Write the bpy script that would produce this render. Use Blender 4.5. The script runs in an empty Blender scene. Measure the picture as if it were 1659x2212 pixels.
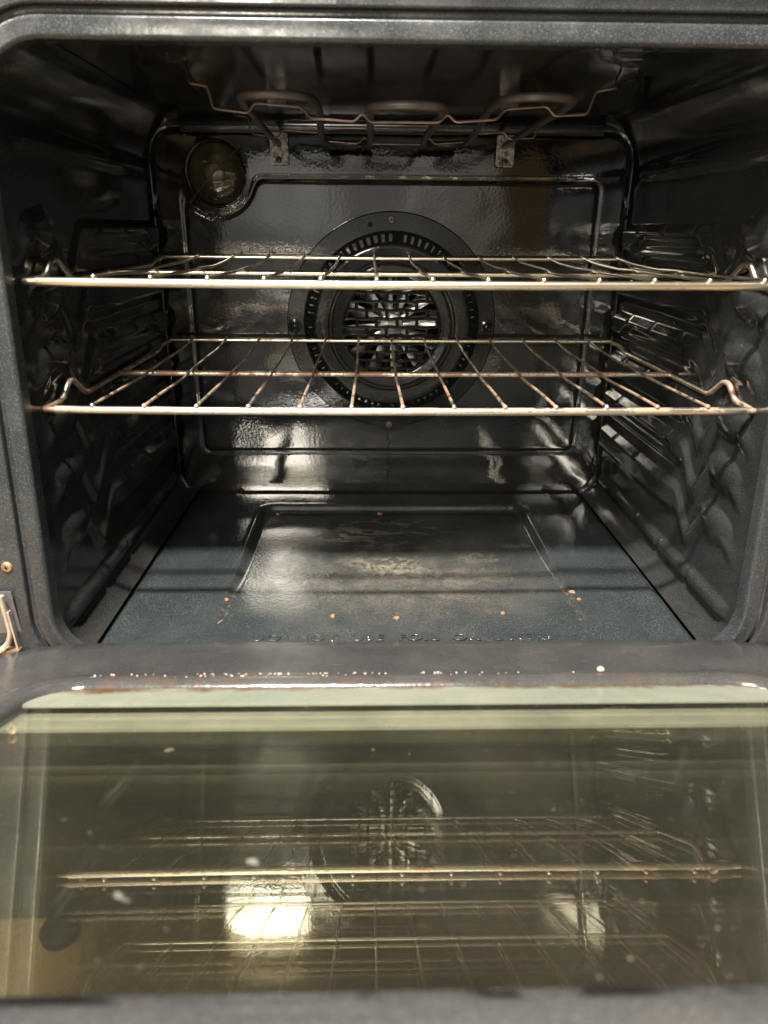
import bpy, math, random
import numpy as np
from mathutils import Vector, noise as mnoise

random.seed(7)
PI = math.pi
S = bpy.context.scene
COL = S.collection

# ------------------------------------------------------------------ camera
CAM = Vector((-0.0271, -0.4617, 0.3582))
PITCH, YAW, ROLL = 0.42442, 0.02264, 0.00803
fw = Vector((math.sin(YAW) * math.cos(PITCH), math.cos(YAW) * math.cos(PITCH), -math.sin(PITCH)))
r0 = Vector((math.cos(YAW), -math.sin(YAW), 0))
u0 = r0.cross(fw)
rt = math.cos(ROLL) * r0 + math.sin(ROLL) * u0
up = -math.sin(ROLL) * r0 + math.cos(ROLL) * u0
cd = bpy.data.cameras.new('camera')
cam = bpy.data.objects.new('camera', cd)
COL.objects.link(cam)
from mathutils import Matrix
cam.matrix_world = Matrix(((rt.x, up.x, -fw.x, CAM.x), (rt.y, up.y, -fw.y, CAM.y), (rt.z, up.z, -fw.z, CAM.z), (0, 0, 0, 1)))
cd.sensor_fit = 'HORIZONTAL'
cd.sensor_width = 36
cd.lens = 36 * 1356.87 / 1659
cd.clip_start = 0.01
cd.clip_end = 100
cd.dof.use_dof = True
cd.dof.focus_distance = 0.72
cd.dof.aperture_fstop = 9.0
S.camera = cam

# ------------------------------------------------------------------ room light (world), lamps, exposure
S.view_settings.view_transform = 'Standard'
S.view_settings.look = 'None'
S.view_settings.exposure = 0.0
S.view_settings.gamma = 1.0
S.view_settings.use_curve_mapping = False
S.cycles.use_denoising = True
S.cycles.max_bounces = 10
S.cycles.glossy_bounces = 6
S.cycles.transparent_max_bounces = 16
S.cycles.sample_clamp_indirect = 6.0
S.cycles.caustics_reflective = False
S.cycles.caustics_refractive = False

W = bpy.data.worlds.new('World')
S.world = W
W.use_nodes = True
nt = W.node_tree
nt.nodes.clear()
wo = nt.nodes.new('ShaderNodeOutputWorld')
bg = nt.nodes.new('ShaderNodeBackground')
tc = nt.nodes.new('ShaderNodeTexCoord')
sx = nt.nodes.new('ShaderNodeSeparateXYZ')
rp = nt.nodes.new('ShaderNodeValToRGB')
nt.links.new(tc.outputs['Generated'], sx.inputs[0])
mr = nt.nodes.new('ShaderNodeMapRange')
mr.inputs['From Min'].default_value = -1
mr.inputs['From Max'].default_value = 1
nt.links.new(sx.outputs['Z'], mr.inputs['Value'])
el = rp.color_ramp.elements
el[0].position = 0.0
el[0].color = (.05, .035, .022, 1)
el[1].position = 0.40
el[1].color = (.16, .13, .10, 1)
for p, c in ((.475, (.62, .59, .55, 1)), (.52, (1.25, 1.22, 1.16, 1)), (.57, (1.1, 1.06, 1.0, 1)), (.65, (.42, .40, .37, 1)), (.80, (.70, .66, .60, 1)), (.90, (1.5, 1.4, 1.27, 1)), (1.0, (1.8, 1.67, 1.48, 1))):
    e = el.new(p)
    e.color = c
nt.links.new(mr.outputs[0], rp.inputs[0])
mp = nt.nodes.new('ShaderNodeMapping')
mp.inputs['Scale'].default_value = (5, 5, 1.6)
wn = nt.nodes.new('ShaderNodeTexNoise')
wn.inputs['Scale'].default_value = 1.3
wn.inputs['Detail'].default_value = 2
nt.links.new(tc.outputs['Generated'], mp.inputs[0])
nt.links.new(mp.outputs[0], wn.inputs['Vector'])
wr = nt.nodes.new('ShaderNodeValToRGB')
wr.color_ramp.elements[0].position = .38
wr.color_ramp.elements[0].color = (.62, .60, .57, 1)
wr.color_ramp.elements[1].position = .6
wr.color_ramp.elements[1].color = (1.15, 1.15, 1.15, 1)
nt.links.new(wn.outputs[0], wr.inputs[0])
mx = nt.nodes.new('ShaderNodeMix')
mx.data_type = 'RGBA'
mx.blend_type = 'MULTIPLY'
mx.inputs[0].default_value = 1
nt.links.new(rp.outputs[0], mx.inputs[6])
nt.links.new(wr.outputs[0], mx.inputs[7])
# cupboards, pale wall and dark openings round the room, by compass direction
az = nt.nodes.new('ShaderNodeValToRGB')
am = nt.nodes.new('ShaderNodeMapRange')
am.inputs['From Min'].default_value = -1
am.inputs['From Max'].default_value = 1
nt.links.new(sx.outputs['X'], am.inputs['Value'])
nt.links.new(am.outputs[0], az.inputs[0])
ae = az.color_ramp.elements
ae[0].position = 0
ae[0].color = (.45, .42, .40, 1)
ae[1].position = 1
ae[1].color = (.55, .52, .50, 1)
for p_, c_ in ((.32, (.40, .36, .33, 1)), (.36, (.95, .93, .90, 1)), (.47, (1.0, .98, .95, 1)), (.485, (.55, .52, .5, 1)), (.515, (.55, .52, .5, 1)), (.53, (1.0, .97, .92, 1)), (.575, (.95, .9, .82, 1)), (.59, (.26, .17, .09, 1)), (.635, (.26, .17, .09, 1)), (.65, (.38, .37, .36, 1)), (.72, (.42, .41, .40, 1))):
    e = ae.new(p_)
    e.color = c_
mx2 = nt.nodes.new('ShaderNodeMix')
mx2.data_type = 'RGBA'
mx2.blend_type = 'MULTIPLY'
mx2.inputs[0].default_value = 1
nt.links.new(mx.outputs[2], mx2.inputs[6])
nt.links.new(az.outputs[0], mx2.inputs[7])
nt.links.new(mx2.outputs[2], bg.inputs['Color'])
bg.inputs['Strength'].default_value = 0.9
nt.links.new(bg.outputs[0], wo.inputs['Surface'])


def lamp(name, loc, target, power, color, sx_, sy_=None, shape='RECTANGLE'):
    d = bpy.data.lights.new(name, 'AREA')
    d.energy = power
    d.color = color
    d.shape = shape
    d.size = sx_
    if sy_ is not None:
        d.size_y = sy_
    o = bpy.data.objects.new(name, d)
    COL.objects.link(o)
    o.location = loc
    o.rotation_euler = (Vector(target) - Vector(loc)).to_track_quat('-Z', 'Y').to_euler()
    return o


lamp('ceiling_downlight', (-0.25, -0.50, 1.92), (-0.25, 0.1, 0.0), 150, (1.0, .93, .85), .34, .07)
lamp('floor_fill_lamp', (-1.55, -0.75, 1.92), (-0.1, -0.1, 0.0), 45, (1.0, .92, .82), .12, .12)  # added fill lamp, brightens the floor under the door from the left
lamp('window_light', (-0.66, -3.0, 1.40), (-0.05, 0.3, 0.1), 64, (1.0, .92, .76), .46, .62)

# ------------------------------------------------------------------ helpers
D = 0.4046
KX, KY = 0.11, 0.10
TA, ZG = 0.369, 0.0251
BASE = -0.36


def warp(p):
    """the stamped cavity narrows and leans back slightly towards its top"""
    x, y, z = p
    k = 1.0 if y < 0 else max(0.0, 1 - y / D)
    return (x * (1 - KX * (z - .05)), y + KY * (z - .05) * k, z)


def door(x, s, h):
    return (x, -s * math.cos(TA) + h * math.sin(TA), ZG + s * math.sin(TA) + h * math.cos(TA))


def mesh(name, verts, faces, mat, parent=None, smooth=True, sharp=40):
    me = bpy.data.meshes.new(name)
    me.from_pydata([tuple(v) for v in verts], [], [tuple(f) for f in faces])
    me.validate()
    if mat:
        me.materials.append(mat)
    me.polygons.foreach_set('use_smooth', [smooth] * len(me.polygons))
    if smooth and sharp:
        me.set_sharp_from_angle(angle=math.radians(sharp))
    o = bpy.data.objects.new(name, me)
    COL.objects.link(o)
    if parent is not None:
        o.parent = parent
        if parent.type == 'EMPTY':
            o.location = -Vector(parent.location) if not parent.get('_local') else (0, 0, 0)
    return o


def tag(o, label=None, cat=None, group=None, kind=None):
    if label:
        o['label'] = label
    if cat:
        o['category'] = cat
    if group:
        o['group'] = group
    if kind:
        o['kind'] = kind


def empty(name, loc):
    e = bpy.data.objects.new(name, None)
    e.empty_display_size = .05
    e.location = loc
    COL.objects.link(e)
    return e


class MB:
    def __init__(self):
        self.v = []
        self.f = []

    def add(self, v, f):
        n = len(self.v)
        self.v += [tuple(a) for a in v]
        self.f += [tuple(i + n for i in q) for q in f]

    def grid(self, P, flip=False, closed_u=False, closed_v=False):
        """P[i][j] -> point"""
        nu, nv = len(P), len(P[0])
        n = len(self.v)
        for r in P:
            self.v += [tuple(a) for a in r]
        for i in range(nu if closed_u else nu - 1):
            for j in range(nv if closed_v else nv - 1):
                a = n + i * nv + j
                b = n + ((i + 1) % nu) * nv + j
                c = n + ((i + 1) % nu) * nv + (j + 1) % nv
                d = n + i * nv + (j + 1) % nv
                self.f.append((a, d, c, b) if flip else (a, b, c, d))

    def tube(self, pts, r, seg=10, closed=False, rad=None, cap=True):
        pts = [Vector(p) for p in pts]
        n = len(pts)
        T = []
        for i in range(n):
            if closed:
                t = pts[(i + 1) % n] - pts[i - 1]
            else:
                t = pts[min(i + 1, n - 1)] - pts[max(i - 1, 0)]
            T.append(t.normalized())
        a = Vector((0, 0, 1)) if abs(T[0].z) < .9 else Vector((0, 1, 0))
        nrm = T[0].cross(a).normalized()
        P = []
        for i in range(n):
            nrm = (nrm - T[i] * nrm.dot(T[i])).normalized()
            b = T[i].cross(nrm)
            rr = rad[i] if rad else r
            P.append([pts[i] + (nrm * math.cos(2 * PI * k / seg) + b * math.sin(2 * PI * k / seg)) * rr for k in range(seg)])
        base = len(self.v)
        self.grid(P, closed_u=closed, closed_v=True)
        if cap and not closed:
            self.f.append(tuple(base + k for k in range(seg)))
            self.f.append(tuple(base + (n - 1) * seg + k for k in reversed(range(seg))))

    def ball(self, c, r, nu=8, nv=10, sc=(1, 1, 1)):
        P = []
        for i in range(nu + 1):
            th = PI * i / nu
            P.append([(c[0] + sc[0] * r * math.sin(th) * math.cos(2 * PI * j / nv), c[1] + sc[1] * r * math.sin(th) * math.sin(2 * PI * j / nv), c[2] + sc[2] * r * math.cos(th)) for j in range(nv)])
        self.grid(P, closed_v=True)

    def box(self, a, b):
        x0, y0, z0 = a
        x1, y1, z1 = b
        self.add([(x0, y0, z0), (x1, y0, z0), (x1, y1, z0), (x0, y1, z0), (x0, y0, z1), (x1, y0, z1), (x1, y1, z1), (x0, y1, z1)],
                 [(0, 3, 2, 1), (4, 5, 6, 7), (0, 1, 5, 4), (1, 2, 6, 5), (2, 3, 7, 6), (3, 0, 4, 7)])

    def lathe_y(self, c, prof, seg=48, hole=None):
        """profile (radius, y) about an axis along y through c=(x,z)"""
        n = len(self.v)
        for r, y in prof:
            for k in range(seg):
                a = 2 * PI * k / seg
                self.v.append((c[0] + r * math.cos(a), y, c[1] + r * math.sin(a)))
        for i in range(len(prof) - 1):
            for k in range(seg):
                if hole and hole(i, k):
                    continue
                self.f.append((n + i * seg + k, n + i * seg + (k + 1) % seg, n + (i + 1) * seg + (k + 1) % seg, n + (i + 1) * seg + k))

    def build(self, name, mat, parent=None, **k):
        return mesh(name, self.v, self.f, mat, parent, **k)


def fillet(pts, r, n=5):
    """round the corners of a polyline"""
    pts = [Vector(p) for p in pts]
    out = [pts[0]]
    for i in range(1, len(pts) - 1):
        a, b, c = pts[i - 1], pts[i], pts[i + 1]
        d1 = (a - b)
        d2 = (c - b)
        q = min(r, d1.length * .48, d2.length * .48)
        p1 = b + d1.normalized() * q
        p2 = b + d2.normalized() * q
        for k in range(n + 1):
            t = k / n
            out.append((1 - t) ** 2 * p1 + 2 * t * (1 - t) * b + t * t * p2)
    out.append(pts[-1])
    return out


def sm(a, b, x):
    t = np.clip((x - a) / (b - a), 0, 1)
    return t * t * (3 - 2 * t)


# ------------------------------------------------------------------ materials
class N:
    def __init__(self, name):
        self.m = bpy.data.materials.new(name)
        self.m.use_nodes = True
        self.t = self.m.node_tree
        self.t.nodes.clear()
        self.out = self.t.nodes.new('ShaderNodeOutputMaterial')
        self.tc = self.t.nodes.new('ShaderNodeTexCoord')
        self.geo = self.tc.outputs['Object']

    def n(self, typ, **k):
        x = self.t.nodes.new(typ)
        for a, b in k.items():
            setattr(x, a, b)
        return x

    def l(self, a, b):
        self.t.links.new(a, b)

    def set(self, sock, v):
        if hasattr(v, 'is_output') or isinstance(v, bpy.types.NodeSocket):
            self.l(v, sock)
        else:
            sock.default_value = v

    def noise(self, scale, detail=3, rough=.5, vec=None, dist=0.0):
        x = self.n('ShaderNodeTexNoise')
        x.inputs['Scale'].default_value = scale
        x.inputs['Detail'].default_value = detail
        x.inputs['Roughness'].default_value = rough
        x.inputs['Distortion'].default_value = dist
        self.l(vec if vec is not None else self.geo, x.inputs['Vector'])
        return x.outputs[0]

    def ramp(self, v, a, b, c0=0.0, c1=1.0):
        x = self.n('ShaderNodeMapRange')
        x.interpolation_type = 'SMOOTHSTEP'
        self.l(v, x.inputs['Value'])
        x.inputs['From Min'].default_value = a
        x.inputs['From Max'].default_value = b
        x.inputs['To Min'].default_value = c0
        x.inputs['To Max'].default_value = c1
        return x.outputs[0]

    def mix(self, f, a, b):
        x = self.n('ShaderNodeMix', data_type='RGBA')
        self.set(x.inputs[0], f)
        self.set(x.inputs[6], a)
        self.set(x.inputs[7], b)
        return x.outputs[2]

    def math(self, op, a, b=None, c=None):
        x = self.n('ShaderNodeMath', operation=op)
        for i, v in enumerate((a, b, c)):
            if v is not None:
                self.set(x.inputs[i], v)
        return x.outputs[0]

    def xyz(self, vec=None):
        x = self.n('ShaderNodeSeparateXYZ')
        self.l(vec if vec is not None else self.geo, x.inputs[0])
        return x.outputs

    def mapping(self, scale=(1, 1, 1), loc=(0, 0, 0), rot=(0, 0, 0)):
        x = self.n('ShaderNodeMapping')
        x.inputs['Scale'].default_value = scale
        x.inputs['Location'].default_value = loc
        x.inputs['Rotation'].default_value = rot
        self.l(self.geo, x.inputs[0])
        return x.outputs[0]

    def blob(self, cx, cy, rx, ry, axes=('X', 'Y')):
        """soft elliptical mask round (cx,cy), 1 at its centre"""
        o = self.xyz()
        a = self.math('DIVIDE', self.math('SUBTRACT', o[axes[0]], cx), rx)
        b = self.math('DIVIDE', self.math('SUBTRACT', o[axes[1]], cy), ry)
        d = self.math('ADD', self.math('MULTIPLY', a, a), self.math('MULTIPLY', b, b))
        return self.ramp(d, 0.0, 1.0, 1.0, 0.0)

    def bump(self, h, strength=.2, dist=.001, normal=None):
        x = self.n('ShaderNodeBump')
        x.inputs['Strength'].default_value = strength
        x.inputs['Distance'].default_value = dist
        self.l(h, x.inputs['Height'])
        if normal is not None:
            self.l(normal, x.inputs['Normal'])
        return x.outputs[0]

    def pbr(self, color, rough=.4, metal=0.0, ior=1.5, normal=None, **k):
        p = self.n('ShaderNodeBsdfPrincipled')
        self.set(p.inputs['Base Color'], color)
        self.set(p.inputs['Roughness'], rough)
        self.set(p.inputs['Metallic'], metal)
        p.inputs['IOR'].default_value = ior
        if normal is not None:
            self.l(normal, p.inputs['Normal'])
        for a, b in k.items():
            self.set(p.inputs[a.replace('_', ' ')], b)
        self.l(p.outputs[0], self.out.inputs['Surface'])
        return p


def rgb(r, g, b):
    return (r, g, b, 1)


def enamel(name, base=(.0185, .0198, .0200), fleck=.5, rough=.11, ior=1.75, peel=.25, extra=None, fleck_col=(.30, .33, .34)):
    n = N(name)
    sp = n.noise(1900, 0, .5)
    f1 = n.ramp(sp, .62, .80, 0, fleck)
    cloud = n.noise(16, 4, .6)
    col = n.mix(n.ramp(cloud, .35, .75), rgb(*base), rgb(base[0] * 1.5, base[1] * 1.45, base[2] * 1.35))
    col = n.mix(f1, col, rgb(*fleck_col))
    rg = n.ramp(n.noise(26, 4, .65), .3, .75, rough * .6, rough * 1.7)
    if extra:
        col, rg = extra(n, col, rg)
    pe = n.noise(260, 2, .5)
    fine = n.noise(1400, 1, .5)
    nb = n.bump(pe, peel, .0009)
    nb = n.bump(fine, peel * .30, .0003, nb)
    n.pbr(col, rg, 0, ior, nb)
    return n.m


def wall_dirt(n, col, rg):
    g = n.ramp(n.noise(9, 5, .65, dist=.5), .52, .75)
    col = n.mix(n.math('MULTIPLY', g, .35), col, rgb(.05, .035, .024))
    rg = n.math('ADD', rg, n.math('MULTIPLY', g, .10))
    return col, rg


def back_dirt(n, col, rg):
    o = n.xyz()
    # dark drips under the bottom screw of the fan cover
    wob = n.math('MULTIPLY', n.math('SUBTRACT', n.noise(45, 3, .6), .5), .014)
    dx = n.math('ABSOLUTE', n.math('ADD', n.math('ADD', o['X'], .002), wob))
    line = n.ramp(dx, .0009, .0024, 1, 0)
    dots = n.ramp(n.noise(170, 2, .5), .47, .53)
    zz = n.math('MULTIPLY', n.ramp(o['Z'], .094, .100, 1, 0), n.ramp(o['Z'], .018, .026))
    k = n.math('MULTIPLY', n.math('MULTIPLY', line, dots), zz)
    k2 = n.math('MULTIPLY', n.math('MULTIPLY', n.ramp(n.noise(240, 2, .5), .66, .70), n.ramp(dx, .005, .012, 1, 0)), zz)
    k = n.math('MAXIMUM', k, k2)
    col = n.mix(k, col, rgb(.004, .003, .003))
    g = n.ramp(n.noise(7, 5, .7, dist=.6), .5, .8)
    rg = n.math('ADD', rg, n.math('MULTIPLY', g, .09))
    return col, rg


def floor_dirt(n, col, rg):
    fine = n.noise(60, 6, .72)
    sw = n.noise(22, 5, .6, vec=n.mapping((1, 2.2, 1)), dist=1.6)
    grit = n.noise(420, 3, .6)
    # brown baked-on haze over the middle of the sunk panel
    m1 = n.math('MULTIPLY', n.blob(.005, .175, .20, .16), n.ramp(fine, .34, .78))
    m1b = n.math('MULTIPLY', m1, n.ramp(grit, .25, .75))
    col = n.mix(n.math('MULTIPLY', m1b, .55), col, rgb(.115, .092, .068))
    m2 = n.math('MULTIPLY', n.blob(.02, .115, .20, .055), n.ramp(n.noise(38, 6, .75, dist=.4), .34, .74))
    m2 = n.math('MULTIPLY', m2, n.ramp(grit, .25, .75))
    col = n.mix(n.math('MULTIPLY', m2, .45), col, rgb(.13, .11, .088))
    m4 = n.math('MULTIPLY', n.blob(.02, .155, .15, .085), n.ramp(n.noise(26, 6, .75, dist=.3), .32, .72))
    col = n.mix(n.math('MULTIPLY', n.math('MULTIPLY', m4, n.ramp(grit, .25, .7, .35, 1)), .42), col, rgb(.20, .185, .155))
    # swirled wipe marks near the back
    m3 = n.math('MULTIPLY', n.blob(.00, .285, .13, .065), n.ramp(sw, .50, .60))
    col = n.mix(n.math('MULTIPLY', m3, .40), col, rgb(.20, .17, .13))
    # pale crusty patches
    for cx, cy, rx, ry, a in ((-.002, .192, .048, .034, .95), (-.045, .205, .030, .020, .5), (.105, .215, .030, .018, .5), (-.01, .245, .035, .014, .5), (.155, .245, .028, .010, .4), (-.115, .155, .05, .03, .25), (.06, .165, .10, .03, .35)):
        m = n.math('MULTIPLY', n.blob(cx, cy, rx, ry), n.ramp(n.noise(85, 5, .75, dist=.8), .40, .74))
        col = n.mix(n.math('MULTIPLY', m, a), col, rgb(.34, .295, .225))
    hz = n.math('MULTIPLY', n.blob(.01, .16, .23, .17), n.ramp(n.noise(18, 5, .7, dist=.5), .30, .72))
    col = n.mix(n.math('MULTIPLY', n.math('MULTIPLY', hz, n.ramp(grit, .30, .70, .45, 1)), .42), col, rgb(.115, .100, .080))
    tot = n.math('MAXIMUM', m1, n.math('MAXIMUM', m2, m3))
    rg = n.math('ADD', rg, n.math('MULTIPLY', n.math('MAXIMUM', tot, hz), .26))
    # rust along the panel's edges
    o = n.xyz()
    ed = n.ramp(n.math('ABSOLUTE', n.math('SUBTRACT', n.math('ABSOLUTE', n.math('SUBTRACT', o['X'], .003)), .1805)), .002, .006, 1, 0)
    ru = n.math('MULTIPLY', n.math('MULTIPLY', ed, n.ramp(o['Y'], .145, .125)), n.math('MULTIPLY', n.ramp(o['Y'], .06, .075), n.ramp(n.noise(140, 5, .75), .53, .66)))
    col = n.mix(n.math('MULTIPLY', ru, .45), col, rgb(.34, .17, .095))
    return col, rg


M = {}
M['wall'] = enamel('dark_porcelain_enamel', extra=wall_dirt, fleck=.20, peel=.07, ior=1.60)
M['back'] = enamel('back_panel_enamel', base=(.010, .0105, .010), extra=back_dirt, fleck=.16, rough=.05, peel=.085, ior=1.88)
M['floor'] = enamel('floor_enamel', base=(.0195, .0250, .0268), extra=floor_dirt, fleck=.30, rough=.085, ior=1.72, peel=.16, fleck_col=(.34, .37, .38))
M['frame'] = enamel('frame_enamel', base=(.024, .0275, .0300), fleck=.30, rough=.24, ior=1.5, peel=.13, extra=wall_dirt, fleck_col=(.42, .45, .47))
M['fan'] = enamel('fan_cover_enamel', base=(.010, .0105, .0105), fleck=.06, rough=.10, ior=1.52, peel=.12)
def door_dirt(n, col, rg):
    o = n.xyz()
    k = n.math('MULTIPLY', n.ramp(o['Y'], -.3555, -.3575), n.ramp(o['Y'], -.3650, -.3625))
    k = n.math('MULTIPLY', k, n.ramp(n.noise(26, 3, .6), .52, .60))
    col = n.mix(k, col, rgb(.006, .005, .005))
    b = n.math('MULTIPLY', n.math('MULTIPLY', n.ramp(o['Y'], -.098, -.104), n.ramp(n.noise(40, 5, .7), .46, .7)), n.ramp(o['Y'], -.135, -.12))
    col = n.mix(n.math('MULTIPLY', b, .6), col, rgb(.085, .052, .036))
    sc = n.ramp(n.noise(55, 2, .5, vec=n.mapping((.25, 3, 3), rot=(0, 0, .2))), .68, .74)
    rg = n.math('ADD', rg, n.math('MULTIPLY', sc, .12))
    return col, rg


M['door'] = enamel('door_enamel', base=(.036, .036, .036), fleck=.30, rough=.15, ior=1.55, peel=.22, extra=door_dirt)


def simple(name, col, rough, metal=0.0, ior=1.5, var=.25, scale=60, bump=.1):
    n = N(name)
    v = n.noise(scale, 4, .6)
    c = n.mix(n.ramp(v, .3, .7), rgb(*[x * (1 - var) for x in col]), rgb(*[min(1, x * (1 + var)) for x in col]))
    n.pbr(c, rough, metal, ior, n.bump(n.noise(scale * 6, 2), bump, .0005))
    return n.m


def rod_mat(name, rust):
    n = N(name)
    v = n.noise(26, 5, .7)
    fine = n.noise(300, 4, .7)
    k = n.math('ADD', n.math('MULTIPLY', v, .7), n.math('MULTIPLY', fine, .3))
    m = n.ramp(k, .60 - rust * .16, .66 - rust * .10)
    col = n.mix(n.ramp(v, .3, .7), rgb(.93, .86, .72), rgb(.86, .74, .54))
    col = n.mix(n.math('MULTIPLY', m, .25 + .6 * rust), col, rgb(.30, .17, .115))
    blk = n.ramp(n.noise(75, 4, .7), .70, .73)
    col = n.mix(n.math('MULTIPLY', blk, rust), col, rgb(.02, .017, .014))
    met = n.ramp(m, 0, 1, 1.0, 1 - .55 * rust)
    rg = n.ramp(m, 0, 1, .29, .29 + .18 * rust)
    n.pbr(col, rg, met, 1.5, n.bump(fine, .15 + .3 * rust, .0004))
    return n.m


M['rod_clean'] = rod_mat('nickel_plated_wire', .15)
M['rod_worn'] = rod_mat('heat_stained_wire', .75)
M['rod_brown'] = rod_mat('rust_browned_wire', 1.1)
M['element'] = simple('element_sheath', (.080, .062, .055), .45, .2, var=.3, scale=45)
M['copper'] = simple('browned_hanger_wire', (.25, .175, .15), .40, .6, var=.25)
M['alu'] = simple('fan_aluminium', (.80, .78, .74), .33, .9, var=.15, scale=40)
M['zinc'] = simple('zinc_plate', (.55, .55, .52), .42, .75, var=.3, scale=200)
M['screw'] = simple('brass_screw', (.50, .34, .19), .42, .7, var=.3, scale=200)
M['dscrew'] = simple('burnt_screw', (.16, .12, .095), .5, .5, var=.3, scale=300)
M['dark'] = simple('black_cavity', (.006, .006, .006), .6, 0, var=.2)
M['hinge'] = simple('hinge_steel', (.70, .64, .54), .38, .7, var=.2, scale=90)
M['hinge_dirty'] = simple('greasy_hinge_steel', (.20, .13, .075), .45, .4, var=.5, scale=110)
M['slot'] = simple('hinge_slot_grey', (.13, .12, .12), .45, 0, var=.15)
M['rust'] = simple('rust_flake', (.34, .155, .085), .8, 0, var=.35, scale=400)
M['crumb'] = simple('burnt_crumb', (.46, .38, .33), .4, 0, var=.5, scale=500)
M['wood'] = simple('wood_floor', (.33, .225, .115), .4, 0, var=.2, scale=8)
M['drawer'] = simple('drawer_grey', (.075, .076, .066), .4, 0, var=.1)
M['bulb'] = simple('bulb_white', (.6, .56, .5), .2, 0, var=.05)
M['bowl'] = simple('lamp_bowl', (.34, .31, .23), .38, .3, var=.2)

# corroded white bracket
n = N('corroded_bracket')
v = n.noise(150, 5, .7)
c = n.mix(n.ramp(v, .40, .58), rgb(.22, .19, .17), rgb(.85, .82, .77))
n.pbr(c, .42, .45, 1.5, n.bump(v, .5, .0006))
M['bracket'] = n.m


def glass(name, tint, refl, tintg, rough=0.0, dirt=True, base=.10):
    n = N(name)
    tr = n.n('ShaderNodeBsdfTransparent')
    tr.inputs[0].default_value = rgb(*tint)
    gl = n.n('ShaderNodeBsdfGlossy')
    gl.inputs['Roughness'].default_value = rough
    lw = n.n('ShaderNodeFresnel')
    gm = n.n('ShaderNodeNewGeometry')
    n.l(n.ramp(gm.outputs['Backfacing'], 0, 1, refl, 1 / refl), lw.inputs['IOR'])
    if dirt:
        # thin-film tint of the heat-reflecting coat, drifting over the pane
        wv = n.noise(5, 2, .5, vec=n.mapping((1, 1.5, 1.5)))
        gc = n.n('ShaderNodeValToRGB')
        e = gc.color_ramp.elements
        e[0].position = .30
        e[0].color = rgb(.88, 1.0, .88)
        e[1].position = .70
        e[1].color = rgb(1.0, .96, .80)
        m_ = e.new(.5)
        m_.color = rgb(.97, 1.0, .86)
        n.l(wv, gc.inputs[0])
        n.l(gc.outputs[0], gl.inputs['Color'])
    else:
        gl.inputs['Color'].default_value = rgb(*tintg)
    fac = n.math('ADD', lw.outputs[0], base)
    fac = n.math('MINIMUM', fac, .95)
    ms = n.n('ShaderNodeMixShader')
    n.l(fac, ms.inputs[0])
    n.l(tr.outputs[0], ms.inputs[1])
    n.l(gl.outputs[0], ms.inputs[2])
    last = ms.outputs[0]
    if dirt:
        o = n.xyz()
        df = n.n('ShaderNodeBsdfDiffuse')
        film = n.ramp(n.noise(7, 5, .65, dist=.6), .3, .8, .012, .030)
        spots = n.ramp(n.noise(48, 2, .45), .735, .775, 0, .40)
        grit = n.ramp(n.noise(330, 2, .5), .74, .80, 0, .6)
        streak = n.ramp(n.noise(30, 3, .6, vec=n.mapping((2.5, .25, .25), rot=(0, 0, .35))), .66, .76, 0, .07)
        edge = n.math('MULTIPLY', n.ramp(o['Y'], -.150, -.118), n.ramp(n.math('ADD', n.noise(24, 6, .7), n.math('MULTIPLY', n.ramp(o['Y'], -.140, -.120), .3)), .56, .74))
        dcol = n.mix(edge, rgb(.33, .33, .27), rgb(.11, .06, .025))
        dfac = n.math('MAXIMUM', n.math('MAXIMUM', n.math('ADD', film, streak), n.math('MAXIMUM', spots, grit)), n.math('MULTIPLY', edge, .9))
        n.l(dcol, df.inputs['Color'])
        m2 = n.n('ShaderNodeMixShader')
        n.l(dfac, m2.inputs[0])
        n.l(last, m2.inputs[1])
        n.l(df.outputs[0], m2.inputs[2])
        last = m2.outputs[0]
    n.l(last, n.out.inputs['Surface'])
    return n.m


M['glass'] = glass('coated_oven_glass', (.95, .93, .88), 1.5, (1, 1, 1), base=.16)
M['glass2'] = glass('clear_pane', (.95, .94, .90), 1.45, (1, 1, .95), dirt=False, base=.03)
M['glass3'] = glass('smoked_pane', (.50, .51, .42), 1.45, (.9, .9, .9), dirt=False, base=.02)
M['lens'] = glass('amber_lens', (.88, .83, .68), 1.5, (1, 1, .9), dirt=False, base=.05, rough=.03)
n = N('stained_retainer_strip')
o = n.xyz()
v = n.noise(30, 6, .7)
v2 = n.noise(9, 4, .6, vec=n.mapping((1, 3, 3)))
c = n.mix(n.ramp(v2, .3, .7), rgb(.15, .17, .135), rgb(.20, .20, .165))
st = n.ramp(n.math('ADD', n.math('MULTIPLY', v, .8), n.math('ADD', n.ramp(o['Y'], -.137, -.120, 0, .36), n.ramp(o['X'], -.12, -.23, 0, .12))), .60, .86)
c = n.mix(st, c, rgb(.075, .038, .015))
n.pbr(c, n.ramp(n.noise(60, 3), .3, .7, .22, .42), 0, 1.5, n.bump(v, .1, .0005))
M['retainer'] = n.m
M['strip2'] = simple('pale_strip_grey', (.42, .47, .40), .4, 0, var=.25, scale=14)

# ------------------------------------------------------------------ the kitchen floor in front (seen through the door glass)
fm = MB()
fm.add([(-2, -3, BASE), (2, -3, BASE), (2, 1, BASE), (-2, 1, BASE)], [(0, 1, 2, 3)])
fo = fm.build('floor', M['wood'], None)
tag(fo, kind='structure')

# ------------------------------------------------------------------ the oven
oven = empty('oven', (0, 0, BASE))
tag(oven, 'open wall of a dark speckled enamel oven with its door lowered', 'oven')

LAMP = (-.2147, .4169)
LR = .0345
FAN = (.0003, .2397)

# ---- back wall: stamped panel with a groove, lamp recess and fan chamber
xs = np.unique(np.concatenate([np.linspace(-.335, .335, 300)]))
zs = np.linspace(-.012, .482, 225)
X, Z = np.meshgrid(xs, zs)
XD = X / (1 - KX * (Z - .05))


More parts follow.
